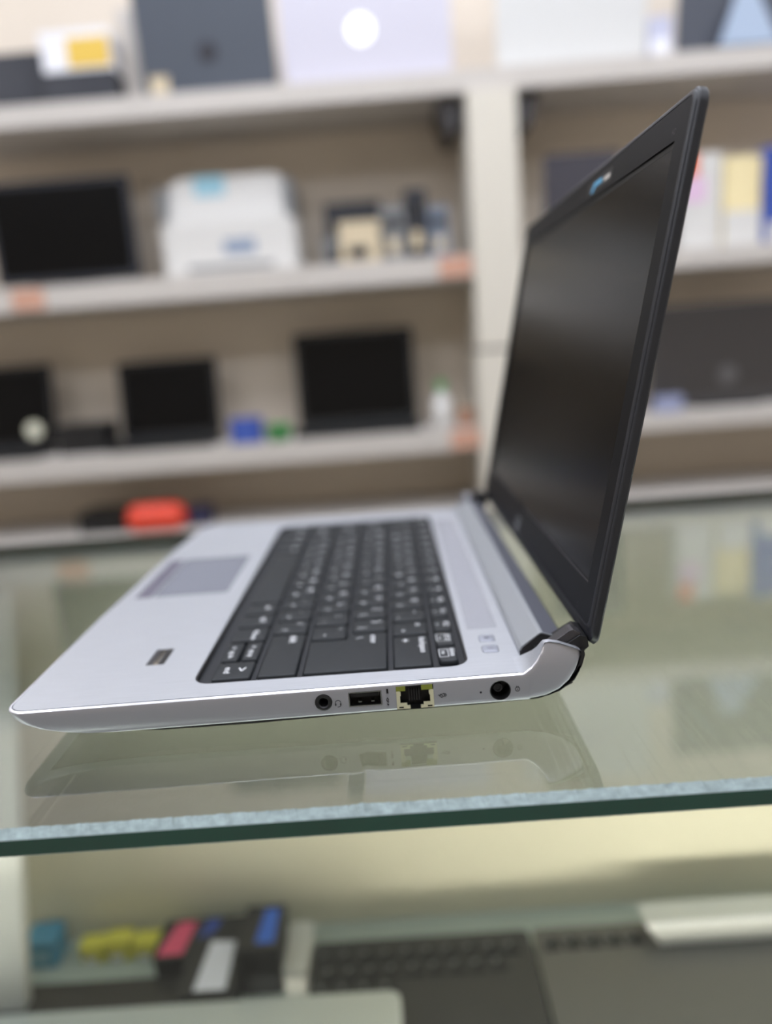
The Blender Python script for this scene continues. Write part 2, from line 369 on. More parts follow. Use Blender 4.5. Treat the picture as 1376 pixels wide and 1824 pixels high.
# right bay
shelf_laptop((640, 1545, R2), 172, 205, mat('charcoal_lid', (62, 60, 68), .5), 'dark charcoal tablet style laptop beside the pillar on the right middle shelf', .08, 110, closed=True)
carton('retail_box', 'white retail box with orange and pink print on the right middle shelf', 'box', 868, 958, 1540, 1620, R2, 205, boxwhite, (('orange_panel', 0, .4, .78, 1, ora), ('pink_panel', .02, .6, .5, .76, pnk)))
carton('retail_box', 'cream yellow retail box between the white and the blue box', 'box', 962, 1046, 1536, 1620, R2, 192, cream, (('white_panel', 0, 1, 0, .4, boxwhite),))
carton('retail_box', 'royal blue box at the right edge on the middle shelf', 'box', 1052, 1150, 1530, 1620, R2, 206, blu, (('pale_panel', .1, .9, .0, .22, boxwhite),))
bm = thing('monitor', 'wide dark grey monitor with a painted bokeh disc on the right lower shelf', 'monitor', (995, 1570, L3))
MB().slab(rrect(-80, 80, -20, 90, 20, 4), 0, 8).build('foot', M['black'], bm, smooth=40)
MB().prism([(-30, 8), (30, 8), (24, 60), (-24, 60)], 20, 36).build('stand', M['black'], bm)
MB().rings([[(a, 8, b) for a, b in rrect(-190, 190, 6, 242, 6, 3)], [(a, -10, b) for a, b in rrect(-192, 192, 4, 244, 6, 3)]]).build('casing', dgrey, bm, smooth=40)
MB().box(-180, 180, -11, -10, 30, 234).build('screen', mat('dusty_screen', (58, 55, 54), .4), bm)
MB().cylY(-6, 74, 24, -12, -11, 24).build('bokeh_disc', mat('bokeh_grey', (86, 84, 84), .5), bm)  # blurred spot of light painted as a paler disc
carton('cable_box', 'small pale blue box in front of the dark monitor on the right lower shelf', 'box', 800, 862, 1504, 1540, L3, 36, mat('pale_blue', (150, 156, 186), .5))

# ================================================================== DISPLAY COUNTER
GX0, GX1, GY0, GY1, GT = -1100, 1500, -57, 402, -20
ctr = thing('display_counter', 'glass topped shop display counter with thick green glass edge in the foreground', 'counter', (0, 170, -1000))
def cpart(mb, name, mt, label=None, smooth=0, parent=None):
    o = mb.build(name, mt, None, smooth=smooth, label=label); o.parent = ctr
    o.matrix_parent_inverse = Matrix.Translation(Vector((0, -.17, 1.0))); return o
# one solid sheet: material 0 clear faces, 1 green ground edge, 2 rough chamfer; front edge cut in small irregular steps
gb = MB()
xs = []; x = GX0
while x < GX1:
    xs.append(x); x += (random.uniform(.8, 1.8) if -60 < x < 400 else 40)
xs.append(GX1)
prof = []
for x in xs:
    j = random.uniform(-.35, .35); chip = 2.2 * max(0, 1 - abs(x - 148) / 6) if abs(x - 148) < 6 else 0
    prof.append([(x, GY1, GT), (x, GY0 + 3.1 + j + chip * 0, GT + chip * .25), (x, GY0 + .35, GT - 2.5 + j * .15), (x, GY0, GT - 2.9), (x, GY0, GT - 9.0), (x, GY0 + .9, GT - 9.9 + random.uniform(-.08, .08)), (x, GY1, GT - 9.9)])
n = 7; vs = [q for r in prof for q in r]
off = len(gb.v); gb.v += vs
for i in range(len(prof) - 1):
    for a, mi in ((0, 0), (1, 2), (2, 2), (3, 1), (4, 2), (5, 0), (6, 1)):
        b = (a + 1) % n; gb.f.append((i * n + a, i * n + b, (i + 1) * n + b, (i + 1) * n + a)); gb.m.append(mi)
gb.f.append(tuple(range(n))[::-1]); gb.m.append(1); gb.f.append(tuple((len(prof) - 1) * n + i for i in range(n))); gb.m.append(1)
cpart(gb, 'glass_top', [M['glass'], M['gedge'], M['gchamfer']])
cpart(MB().box(GX0 + 20, GX1 - 20, GY0 + 14, GY0 + 18, -1000 + 90, GT - 10), 'front_glass', M['frontglass'])
cpart(MB().prism([(0, 0)] * 0 or [(304, -33.6), (305.5, -34.6), (309.5, -36.4), (310.6, -37.4), (309.3, -37.6), (307.4, -36.3)], GY0 + 13.6, GY0 + 14), 'scratch', M['rubber'], label='tiny dark scratch on the front glass')
SHZ = -425
cpart(MB().box(GX0 + 20, GX1 - 20, 365, 377, SHZ - 10, GT - 10.2), 'back_panel', M['casewall'])
cpart(MB().box(GX0 + 20, GX1 - 20, GY0 + 24, 365, SHZ - 8, SHZ), 'case_shelf', mat('case_shelf', (176, 184, 176), .35, noise=.05, nscale=12))
cpart(MB().box(GX0 + 20, GX1 - 20, 377, 400, GT - 30, GT - 10.2), 'rear_rail', M['board'])
cpart(MB().box(GX0, GX0 + 20, GY0 + 10, 400, -1000, GT - 10.2), 'end_panel', M['board'])
cpart(MB().box(GX1 - 20, GX1, GY0 + 10, 400, -1000, GT - 10.2), 'end_panel', M['board'])
cpart(MB().box(GX0 + 20, GX1 - 20, GY0 + 10, 400, -1000, -910), 'plinth', M['arm'])
cpart(MB().box(GX0 + 20, GX1 - 20, 377, 389, -910, SHZ - 10), 'lower_back', M['casewall'])
cpart(MB().box(-1000, 1400, GY0 + 26, GY0 + 44, SHZ + .5, SHZ + 10), 'fill_strip', M['casefill'], label='added thin warm fill light along the front of the inner shelf')  # added emitter, kept out of view, to brighten the case interior

# goods in the case
def case_kbd(label, x0, x1, y0, y1, z, mt, rows, keyrange, rz=0):
    cx, cy = (x0 + x1) / 2, (y0 + y1) / 2
    t = thing('laptop_base', label, 'laptop', (cx, cy, z), (0, 0, rz)); a, d = (x1 - x0) / 2, (y1 - y0) / 2
    MB().slab(rrect(-a, a, -d, d, 6, 3), 0, 15).build('body', mt, t, smooth=40)
    k_ = []
    for r in range(rows):
        y = d - 12 - r * 18.5
        x = keyrange[0] + (r % 2) * 5
        while x + 16 < (keyrange[1] if r < 2 else keyrange[0] + 78):
            q = MB(); q.rings([[(u, v, 15) for u, v in rrect(x, x + 16, y - 15.5, y, 1.5, 1)], [(u, v, 17) for u, v in rrect(x + .8, x + 15.2, y - 14.7, y - .8, 1.5, 1)]])
            o = q.build('key', M['key'], t)
            o2 = MB().box(x + 3, x + 7, y - 7.5, y - 3.5, 17, 17.1).build('key_print', greyp, o)
            x += 19
    return t
case_kbd('black laptop base with keyboard in the display case, left of the grey one', 60, 262, 130, 322, SHZ, mat('case_black', (34, 37, 42), .35), 4, (-96, 96))
gl = case_kbd('brown grey laptop base at the right of the display case', 265, 640, 120, 322, SHZ, mat('case_grey', (96, 94, 92), .35), 1, (-180, -70))
o = MB().slab(rrect(-86, 86, -34, 34, 10, 2), 0, 60).build('x', M['white']); bpy.data.objects.remove(o)
pp = thing('paper_box', 'white folded paper carton on the back of the grey laptop base', 'carton', (460, 306, SHZ + 17.5))
MB().rings([[(-84, -16, 0), (110, -16, 0), (110, 16, 0), (-84, 16, 0)], [(-96, -14, 19), (116, -14, 19), (116, 14, 19), (-96, 14, 19)]]).build('body', M['white'], pp)
MB().box(-96, 116, -15, -13, 19, 22).build('flap', wht, pp)
sl = thing('silver_laptop', 'light silver closed laptop lying at the front of the display case', 'laptop', (-62, 143, SHZ + 17.3))
MB().slab(rrect(-260, 203, -110, 100, 10, 4), 0, 11).build('base', M['mac'], sl, smooth=40)
MB().rings([[(a, b, z) for a, b in rrect(-260 + i, 203 - i, -110 + i, 100 - i, 10, 4)] for i, z in ((0, 12), (0, 17), (2, 19))]).build('lid', mat('silver_lid', (206, 210, 210), .38, .3), sl, smooth=40)
ds = thing('dark_tray', 'flat dark brown grey slab behind the silver laptop at the left of the display case', 'tray', (-125, 300, SHZ))
MB().slab(rrect(-92, 71, -46, -10, 5, 3), 0, 14).build('body', mat('dark_slab', (62, 58, 56), .5), ds, smooth=40)
MB().slab(rrect(-93, 72, -47, -9, 5, 3), 14, 18).build('rim', mat('dark_rim', (48, 46, 44), .45), ds, smooth=40)
carton('cyan_box', 'small cyan blue box at the left of the display case', 'box', -222, -192, 330, 358, SHZ, 28, mat('cyan_card', (86, 156, 192), .5), (('label', .2, .8, .3, .6, ltblue),))
for i in range(4):
    carton('yellow_pack', ('leftmost', 'second from the left', 'third from the left', 'rightmost')[i] + ' of the four yellow packs behind the dark slab in the case', 'pack', -170 + i * 26, -147 + i * 26, 332, 350, SHZ, 17 + 4 * (i % 2), mat('yellow_card', (222, 212, 84), .5), (('band', .2, .7, .1, .4, wht),))
pinkm, bblue, cblk = mat('pink_card', (222, 84, 118), .5), mat('bright_blue', (52, 104, 206), .5), mat('cart_black', (36, 37, 40), .45)
cb = carton('cartridge_box', 'black cartridge box with a pink top beside the yellow packs in the case', 'box', -84, -51.5, 293, 340, SHZ, 35, cblk)
MB().slab([(-14, -20), (10, -20), (15, 20), (-3, 20)], 35, 35.4).build('pink_panel', pinkm, cb)
cb = carton('cartridge_box', 'black cartridge box with a white lilac label, in the middle of the three', 'box', -50.5, -3.5, 250, 340, SHZ, 36, cblk)
MB().slab([(-10, -42), (18, -42), (17, 12), (-6, 14)], 36, 36.4).build('label', mat('lilac_white', (224, 222, 234), .5), cb)
MB().slab([(-20, 18), (-6, 26), (-2, 42), (-14, 42)], 36, 36.4).build('blue_panel', blu, cb)
cb = carton('cartridge_box', 'tallest black cartridge box with a bright blue stripe on its top', 'box', -2.5, 34, 282, 336, SHZ, 48, cblk)
MB().slab([(-4, -20), (13, -20), (13, 22), (0, 22)], 48, 48.4).build('blue_panel', bblue, cb)
carton('white_carton', 'low plain white carton between cartridge boxes and black keyboard in the case', 'carton', 36, 57, 280, 340, SHZ, 24, boxwhite)
wc = thing('foam_board', 'white foam board leaning at the far left inside the display case', 'board', (-249, 262, SHZ))
MB().rings([[(-60, 0, 0), (58, 0, 0), (58, 12, 0), (-60, 12, 0)], [(-160, 40, 386), (92, 40, 386), (92, 52, 386), (-160, 52, 386)]]).build('panel', M['white'], wc)
MB().rings([[(-61, -1, 0), (59, -1, 0), (59, 0, 0), (-61, 0, 0)], [(-63, 1.5, 12), (57, 1.5, 12), (57, 2.5, 12), (-63, 2.5, 12)]]).build('bottom_tape', boxwhite, wc)

# ================================================================== THE LAPTOP
LT = thing('open_laptop', 'silver laptop with black keyboard and dark screen open on the glass counter', 'laptop', (0, 0, GT))
LT.location = (0, 0, 0); LOFF = 0
FN, FF = -3.6, 334.0
def yn(x): return -3.5 + 3.5 * min(1, max(0, (x + 4) / 214))
outline = rpoly([(217, 0.1, 0), (217, 330, 0), (3, 333.5, 11), (-1.2, 250, 0), (-4.2, 110, 0), (-3.6, -3.5, 9.5)], 8)
outline = outline[::-1] if sum((a[0] * b[1] - b[0] * a[1]) for a, b in zip(outline, outline[1:] + outline[:1])) < 0 else outline
def front(poly, fi): return [(x + fi * (1 - min(1, max(0, (x + 4.2) / 104))), y) for x, y in poly]
def oring(z, si, fi): return [(x, y, z) for x, y in front(inset(outline, si), fi)]
def keeprear(r): return [(217.0 if x > 212 else x, y, z) for x, y, z in r]
body = MB().rings([keeprear(oring(z, si, fi)) for z, si, fi in ((-.95, 1.35, 0), (-.12, 1.3, 0), (0, 1.0, 0), (-.16, .5, 0), (-.6, .12, 0), (-1.2, 0, 0), (-3.5, 0, 1.2), (-6, .05, 4), (-8.5, .15, 10), (-10.3, .35, 18), (-11.6, .7, 28), (-12.3, 1.3, 40), (-12.6, 2.6, 50))])
base = body.build('base_shell', M['side'], LT, smooth=35)
KX0, KX1, KY0, KY1 = 72.5, 193.5, 12.2, 307
kbpoly = rrect(KX0, KX1, KY0, KY1, 8, 5)
c1 = MB().slab(kbpoly, -5, 3)
c1.box(141.1, 155.1, -9, 9, -9.1, -2.5)                                   # usb socket
c1.cylY(130.7, -6, 3.7, -9, 9, 32)                                        # audio socket
c1.cylY(204.7, -6.7, 4.4, -9, 10, 40)                                     # power socket
c1.box(161.1, 176.8, -9, 9.5, -12.0, -1.45)                               # network socket
c1.box(157.1, 158.0, -9, 2, -4.5, -2.1)
c1.cylY(196.5, -7, .5, -9, 1.6, 16)
c1.box(43.5, 54.5, 36, 57.4, -3, 3)
c1.box(4, 63, 140, 227, -2.4, 3)
c1.box(200, 209.5, 22.8, 46, -3, 3)
cut(base, [c1])
base.data.materials.clear(); base.data.materials.append(M['side']); base.data.materials.append(M['bright_edge'])
for pgn in base.data.polygons:
    zc = pgn.center.z / S; pgn.material_index = 1 if (zc > -.7 and pgn.normal.z > .15) else 0
base.data.shade_smooth(); base.data.set_sharp_from_angle(angle=math.radians(28))
# deck plate
dp = inset(outline, 1.75)
dpp = [(216.4 if x > 212 else x, y) for x, y in dp]
dpp = [(213.0 if (x > 212 and True) else x, y) for x, y in dp]
i0 = [i for i, q in enumerate(dpp) if q[0] == 213.0]
a_, b_ = i0[0], i0[1]
lo, hi = (dpp[a_], dpp[b_]) if dpp[a_][1] < dpp[b_][1] else (dpp[b_], dpp[a_])
seq = [lo, (213.0, 17.5), (216.4, 17.5), (216.4, 312.5), (213.0, 312.5), hi]
rest = [q for i, q in enumerate(dpp) if i not in i0]
while rest[0][1] < 200: rest = rest[1:] + rest[:1]          # start at the far front, run round to the near front
while rest[-1][1] > 200: rest = rest[-1:] + rest[:-1]
deck = MB().slab(seq + rest, -.9, 0).build('top_deck', M['deck'], LT)
c2 = MB().slab(kbpoly, -5, 3).slab(rrect(44.6, 53.4, 37.2, 56.4, .8, 3), -3, 3).slab(rrect(16.4, 62, 142, 225, 2, 3), -3, 3)
c2.slab(rrect(5.4, 15.4, 142, 225, 1, 3), -3, 3).slab(rrect(200.9, 208.4, 24, 32.6, 1.6, 4), -3, 3).slab(rrect(200.9, 208.4, 36.6, 45.2, 1.6, 4), -3, 3)
cut(deck, [c2])
deck.data.materials.clear(); deck.data.materials.append(M['deck'])
# ears (hinge ends) that sweep up behind the deck
EO = [(212.6, -1.0), (215.2, .25), (218, 2.3), (220.4, 5.2), (222.0, 8.2), (223.0, 11.0), (223.9, 12.6), (226, 12.9), (230, 12.0), (234, 10.4), (237.4, 9.0), (239.0, 7.8), (239.2, 5.4), (238.5, 2.6), (236.9, -1.2), (234, -5.2), (229.6, -8.8), (224, -11.2), (217.5, -12.25), (212.6, -12.4)]
def ear(y0, sg, name):
    cx, cz = 224, -1.5
    def prof(sc, ins, y):
        out = []
        P = inset(EO[::-1], ins)[::-1] if ins else EO
        for x, z in P:
            X, Z = cx + (x - cx) * sc, cz + (z - cz) * sc
            X = max(X, 212.6)
            yy = y + .009 * max(0, X - 221) ** 2 + .012 * max(0, Z - 2) ** 2 * (1 if X > 221 else .3)
            yy += 1.3 * (max(0, -Z - 3) / 9.4) ** 2
            out.append((X, y0 + sg * yy, Z))
        return out
    mb = MB()
    mb.rings([prof(s_, .9, 0.02) for s_ in (.02, .25, .5, .75, 1)] + [prof(1, .35, .22), prof(1, .05, .8), prof(1, 0, 1.1), prof(1, 2.2, 4.0)], cap0=True)
    o = mb.build('hinge_ear', M['side'], LT, smooth=50)
    o.data.materials.append(M['bright_edge'])
    for pgn in o.data.polygons:
        if abs(pgn.center.y / S - y0) < 1.2 and abs(pgn.normal.y) < .93 and pgn.normal.z > .1 or (pgn.normal.x < -.3 and abs(pgn.normal.y) < .93 and pgn.center.z > .001): pgn.material_index = 1
    path = [(212.8, 0.0, 17.4), (215.2, .25, 17.4), (218, 2.3, 15.4), (220.4, 5.2, 11.6), (222.0, 8.2, 8.2), (223.0, 11.0, 5.8), (223.9, 12.6, 4.6), (226, 12.9, 4.2), (230, 12.0, 4.2), (234, 10.4, 4.2), (237.4, 9.0, 4.2), (239.0, 7.8, 4.2)]
    top = [[(x, y0 + sg * 1.0, z) for x, z, yi in path], [(x, y0 + sg * (1.0 + (yi - 1) * .5), z - .12 * min(1, (x - 212.6) / 3)) for x, z, yi in path], [(x, y0 + sg * yi, z - .1 * min(1, (x - 212.6) / 3)) for x, z, yi in path], [(x + .6, y0 + sg * yi, min(z, 9) - 5) for x, z, yi in path]]
    f = MB(); f.rings(top, False, False, closed=False)
    f.build('ear_sweep', M['deck'], o, smooth=60, fixn=True)
    return o
ear(0, 1, 'near'); ear(330, -1, 'far')
# rear of the base between the ears + black underside
MB().prism([(217, -1.2), (218.5, -2.4), (219, -7), (236, -7.6), (233, -9), (226, -11.4), (217, -12.4)], 4, 326).build('hinge_bay', M['black'], LT)
bc = MB().prism([(10, -9.6), (30, -12.9), (60, -15.2), (100, -15.2), (150, -14), (200, -13.6), (221, -12.9), (230, -10.2), (236.4, -5.6), (238.6, -1.6), (239.2, .6), (238, .4), (237.4, -1.2), (236.2, -2.8), (232, -7.2), (226, -10.6), (217, -12.2), (120, -12.45), (30, -11.6)], 2.6, 327.4)
bc.build('bottom_cover', M['black'], LT, smooth=30)
for y0, y1 in ((2.6, 17), (313, 327.4)):
    MB().prism([(219, -12.6), (226, -11.6), (231, -9.2), (236.4, -4.6), (239.6, .4), (241, 5.4), (240.6, 7.6), (239.2, 8.0), (239.4, 5), (238.5, 2), (236.6, -2.2), (232, -7.4), (226, -10.8)], y0, y1).build('hinge_heel', M['black'], LT)
for x, y in ((40, 40), (40, 290), (200, 40), (200, 290)):
    MB().cylZ(x, y, 8, GT + .02, -13.0, r1=9).build('rubber_foot', M['rubber'], LT, smooth=40)
# hinge cover bar
HC = [(216.7, -2.5), (216.3, 2.4), (217.4, 4.1), (225.0, 9.6), (226.0, 9.9), (227, 9.75), (235.6, 6.7), (236.2, 5.4), (236.2, 0), (226, -2.5)]
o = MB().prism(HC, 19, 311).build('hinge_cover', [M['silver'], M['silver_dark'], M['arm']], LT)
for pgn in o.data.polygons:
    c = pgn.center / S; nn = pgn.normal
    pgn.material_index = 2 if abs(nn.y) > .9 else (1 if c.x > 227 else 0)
MB().prism([(216.1, 2.5), (217.2, 4.3), (225, 9.85), (226.1, 10.15), (227.1, 9.95), (235.7, 6.95), (235.6, 6.4), (227, 9.3), (226, 9.6), (225.1, 9.2), (217.6, 3.7), (216.8, 2.3)], 18.4, 19.0).build('cover_rim', M['silver'], LT)
MB().box(222.5, 226.5, 12, 18.2, -.5, 5).build('hinge_slot', M['hole'], LT)
# hinge arms and barrels
for y0, y1 in ((4.4, 17.5), (312.5, 325.6)):
    a = MB().prism([(226.4, 5), (227.0, 9.6), (230.4, 12.0), (235.4, 15.4), (237.0, 15.7), (240.4, 13.8), (238.8, 12.2), (231, 8.6), (229, 5)], *((y0 + 1, y1 - 5.5) if y0 < 99 else (y0 + 5.5, y1 - 1))).build('hinge_arm', M['arm'], LT, bevel=.3)
    MB().prism([(230, 3), (230.6, 8.2), (239.5, 13.4), (242.6, 12.4), (243.2, 8), (240.4, 5.6), (238.4, 2)], y0, y1 + 4).build('hinge_barrel', M['black'], a, bevel=.3)

# ---- keyboard
MB().slab(inset(kbpoly, .05), -4.5, -2.3).build('keyboard_tray', M['tray'], LT)
rim = MB().rings([[(x, y, z) for x, y in inset(kbpoly, i)] for i, z in ((.05, -2.3), (.05, -.35), (.9, -.35), (.9, -2.3))], False, False).build('keyboard_rim', M['black'], LT)
webm = MB()
for xa in (98.9, 119.2, 139.4, 159.4, 179.2): webm.box(xa - 1.1, xa + 1.1, 15, 304, -2.4, -1.1)
webm.build('key_webbing', M['tray'], LT)
def keycap(poly):
    mb = MB(); mb.rings([[(x, y, z) for x, y in inset(poly, i)] for i, z in ((-.1, -1.9), (0, -.9), (.25, .12), (.55, .42), (.9, .5))])
    return mb
ktop = .5
cache = {}
def add_key(x0, x1, y0, y1, marks=(), poly=None):
    cx, cy = (x0 + x1) / 2, (y0 + y1) / 2
    kk = (round(x1 - x0, 2), round(y1 - y0, 2), poly is not None)
    if poly:
        me = keycap([(a - cx, b - cy) for a, b in poly]).mesh('key', M['key'], 40)
    elif kk in cache: me = cache[kk]
    else: me = cache[kk] = keycap(rrect(x0 - cx, x1 - cx, y0 - cy, y1 - cy, 1.1, 2)).mesh('key', M['key'], 40)
    o = bpy.data.objects.new('key', me); col.objects.link(o); o.parent = LT; o.location = (cx * S, cy * S, 0)
    for body_, size, dx, dy in marks:
        # reading direction is -Y, text up is +X
        put_text('key_legend', body_, size, M['legend'], o, frame((dx, dy, ktop + .03), (0, -1, 0), (1, 0, 0)))
    return o
ROW = [(80.4, 97.6), (100.6, 117.8), (120.8, 138), (140.8, 158), (160.8, 177.8), (181, 189.4)]
P = 18.75
# bottom row: cursor keys
x0, x1 = ROW[0]
add_key(x0, x1, 14.6, 32.6, [('>', 7.5, 3.2, .3), ('end', 4.4, -3.0, .2)])
add_key(x0, 88.4, 34.8, 56.2, [('v', 4.4, 0, 4.4), ('pg dn', 3.6, 0, -3.5)])
add_key(89.8, x1, 34.8, 56.2, [('\u2227' if False else '^', 5, -.8, 4.4), ('pg up', 3.6, 0, -3.5)])
add_key(x0, x1, 58.6, 76, [('<', 6, 2.4, 3), ('home', 4, 2.4, -3.2)])
y = 78.4
for wk, lab in ((P - 2.4, 'ctrl'), (P - 2.4, 'alt')):
    add_key(x0, x1, y, y + wk, [(lab, 4.6, 3.2, 1)]); y += wk + 2.4
add_key(x0, x1, y, y + 104, []); y += 106.4
for wk, lab in ((P - 2.4, 'alt'), (P - 2.4, 'fn'), (P - 2.4, 'win')):
    add_key(x0, x1, y, y + wk, [(lab, 4.6, 3.2, 1)]); y += wk + 2.4
add_key(x0, x1, y, 304.4, [('ctrl', 4.6, 3.2, 1)])
sub = {'q': '\u0439', 'w': '\u0446', 'e': '\u0443', 'r': '\u043a', 't': '\u0435', 'y': '\u043d', 'u': '\u0433', 'i': '\u0448', 'o': '\u0449', 'p': '\u0437', 'a': '\u0444', 's': '\u044b', 'd': '\u0432', 'f': '\u0430', 'g': '\u043f', 'h': '\u0440', 'j': '\u043e', 'k': '\u043b', 'l': '\u0434', 'z': '\u044f', 'x': '\u0447', 'c': '\u0441', 'v': '\u043c', 'b': '\u0438', 'n': '\u0442', 'm': '\u044c'}
def letter_row(r, y, chars, last):
    a, b = ROW[r]
    for ch in chars:
        second = {'.': '>', ',': '<', '/': '?', ';': ':', "'": '"', '[': '{', ']': '}', '-': '_', '=': '+', '1': '!', '2': '@', '3': '#', '4': '$', '5': '%', '6': '^', '7': '&', '8': '*', '9': '(', '0': ')', '`': '~'}.get(ch, ch.lower())
        add_key(a, b, y, y + P - 2.4, [(ch, 5.6, 3.6, 3.8), (second, 4.6, -3.6, -3.4)]); y += P
    add_key(a, b, y, 304.4, [(last, 4.4, 0, 0)])
add_key(*ROW[1], 14.6, 62.6, [('shift', 5.2, 2.6, 17.5)])
letter_row(1, 65.0, '/.,MNBVCXZ', 'shift')
# tall enter key over two rows, wider in the back row
ax0, ax1 = ROW[2]; bx0, bx1 = ROW[3]
ent = rpoly([(ax0, 14.6, 1.1), (bx1, 14.6, 1.1), (bx1, 57.6, 1.1), (ax1 + .9, 57.6, 1.1), (ax1 + .9, 51.2, .3), (ax0, 51.2, 1.1)], 2)
add_key(ax0, bx1, 14.6, 57.6, [('enter', 4.6, 12, 13), ('\\', 5, 5, 15.5)], poly=ent)
letter_row(2, 53.6, "';LKJHGFDSA", 'caps')
letter_row(3, 60.0, '][POIUYTREWQ'[:11], 'tab')
add_key(*ROW[4], 14.6, 49.6, [('backspace', 4.4, 5.2, 5.5), ('+', 6.5, -3.0, 12)])
letter_row(4, 52.0, '=-0987654321'[:12], '`')
y = 17.4
for i, lab in enumerate(('delete', 'prt sc', 'f12', 'f11', 'f10', 'f9', 'f8', 'f7', 'f6', 'f5', 'f4', 'f3', 'f2', 'f1', 'esc')):
    wk = 16.2 if i < 14 else 304.4 - y
    if i == 0:
        pl = rpoly([(181, 17.4, 2.6), (189.4, 17.4, 1.6), (189.4, 33.6, 1), (181, 33.6, 1)][0:4], 2)
        k_ = add_key(181, 189.4, y, y + wk, [(lab, 3.6, 2.2, 1.2), ('ins', 2.9, -1.9, 1.2)], poly=pl)
    else:
        k_ = add_key(181, 189.4, y, y + wk, [(lab, 3.6 if i < 2 else 4.2, 2.0, 0), (('sc' if i == 1 else '\u25a0' if False else 'o'), 2.9, -2.0, 0)])
    if i < 2:   # outlined box round the lower print
        fr = MB()
        fr.box(-3.9, -3.65, -3.6, 5.0, .5, .54).box(.1, .35, -3.6, 5.0, .5, .54).box(-3.9, .35, -3.6, -3.35, .5, .54).box(-3.9, .35, 4.75, 5.0, .5, .54)
        fr.build('legend_box', M['legend'], k_)
    y += wk + 2.3
    if y > 300: break

# ---- touchpad, fingerprint reader, buttons, speaker grille
MB().slab(rrect(16.7, 61.7, 142.3, 224.7, 1.8, 3), -2.2, -.45).build('touchpad', M['pad'], LT)
MB().slab(rrect(5.7, 15.1, 142.3, 182.9, 1, 3), -2.2, -.15).build('click_button', M['padbar'], LT)
MB().slab(rrect(5.7, 15.1, 184.1, 224.7, 1, 3), -2.2, -.15).build('click_button', M['padbar'], LT)
fp = MB().slab(rrect(44.7, 53.3, 37.3, 56.3, .7, 3), -2.5, -.5).build('fingerprint_reader', M['arm'], LT, label='dark fingerprint reader with a chrome strip')
MB().rings([[(x, y, z) for x, y in rrect(47.6 + i, 50.4 - i, 38.6 + i, 55 - i, .6, 2)] for i, z in ((0, -.5), (.2, .1), (.9, .2))]).build('chrome_strip', M['chrome'], fp, smooth=40)
MB().box(50.9, 52.6, 38, 55.6, -.5, -.42).build('scan_window', M['hole'], fp)
for y0 in (24, 36.6):
    bt = MB().rings([[(x, y, z) for x, y in rrect(201.15 + i, 208.15 - i, y0 + .25 + i, y0 + 8.35 - i, 1.4, 4)] for i, z in ((0, -2.2), (0, .1), (.3, .32))]).build('push_button', M['grille'], LT, smooth=40)
    ic = MB()
    cx, cy = 204.6, y0 + 4.3
    for a in ((-1.1, -.9, -1.3, 1.3), (.9, 1.1, -1.3, 1.3), (-1.1, 1.1, -1.3, -1.1), (-1.1, 1.1, 1.1, 1.3)): ic.box(cx + a[0], cx + a[1], cy + a[2], cy + a[3], .32, .36)
    if y0 < 30: ic.box(cx - .3, cx + .3, cy - .4, cy + .4, .32, .36)
    else: ic.box(cx - .9, cx + .9, cy - 1.1, cy + 1.1, .32, .35)
    ic.build('button_icon', M['silver_dark'], bt)
gr = mat('speaker_mesh', (168, 170, 182), .5, .6)
nt = gr.node_tree; b = nt.nodes['Principled BSDF']; tc = nt.nodes.new('ShaderNodeTexCoord'); vo = nt.nodes.new('ShaderNodeTexVoronoi'); vo.inputs['Scale'].default_value = 900; vo.inputs['Randomness'].default_value = 0
rp = nt.nodes.new('ShaderNodeValToRGB'); rp.color_ramp.elements[0].position = .3; rp.color_ramp.elements[0].color = srgb((128, 129, 136)); rp.color_ramp.elements[1].position = .42; rp.color_ramp.elements[1].color = srgb((184, 185, 192))
nt.links.new(tc.outputs['Object'], vo.inputs['Vector']); nt.links.new(vo.outputs['Distance'], rp.inputs[0]); nt.links.new(rp.outputs[0], b.inputs['Base Color'])
MB().slab(rrect(196.8, 211.4, 53.6, 291, 1, 3), 0, .05).build('speaker_grille', gr, LT)

# ---- ports on the near side
YS = 0
def ysurf(x): return -3.5 * (1 - min(1, max(0, (x + 3.6) / 220.6)))
j = ysurf(130.7)
aj = MB().rings([[(130.7 + r * math.cos(a * math.pi / 16), y, -6 + r * math.sin(a * math.pi / 16)) for a in range(32)] for r, y in ((3.65, j + 3), (3.65, j - .1), (3.2, j - .35), (2.4, j - .3), (2.0, j + .1), (1.9, j + 8))], False, False).build('audio_jack', M['black'], LT, smooth=40)
MB().cylY(130.7, -6, 2.2, j + 7, j + 8).build('jack_bottom', M['hole'], aj)
j = ysurf(148)
us = MB()
def frame_ring(mb, x0, x1, z0, z1, t, y0, y1):
    mb.rings([[(x0, y1, z0), (x1, y1, z0), (x1, y1, z1), (x0, y1, z1)], [(x0, y0, z0), (x1, y0, z0), (x1, y0, z1), (x0, y0, z1)],
              [(x0 + t, y0, z0 + t), (x1 - t, y0, z0 + t), (x1 - t, y0, z1 - t), (x0 + t, y0, z1 - t)], [(x0 + t, y1, z0 + t), (x1 - t, y1, z0 + t), (x1 - t, y1, z1 - t), (x0 + t, y1, z1 - t)]], False, False)
frame_ring(us, 141.2, 155.0, -9.0, -2.6, .4, j + .05, j + 8.8)
usb = us.build('usb_port', M['chrome'], LT)
MB().box(141.7, 154.5, j + 8, j + 8.6, -8.6, -3).build('socket_back', M['hole'], usb)
MB().box(142.3, 153.9, j + .9, j + 8, -5.0, -3.3).build('tongue', M['black'], usb)
for xx in (145.2, 150.6):
    MB().box(xx, xx + 1.3, j + .7, j + 3, -7.5, -7.1).build('spring_contact', M['chrome'], usb)
j = ysurf(169)
RX, RZ = 161.15, -1.5
def R_(a, b): return (RX + a, RZ - b)
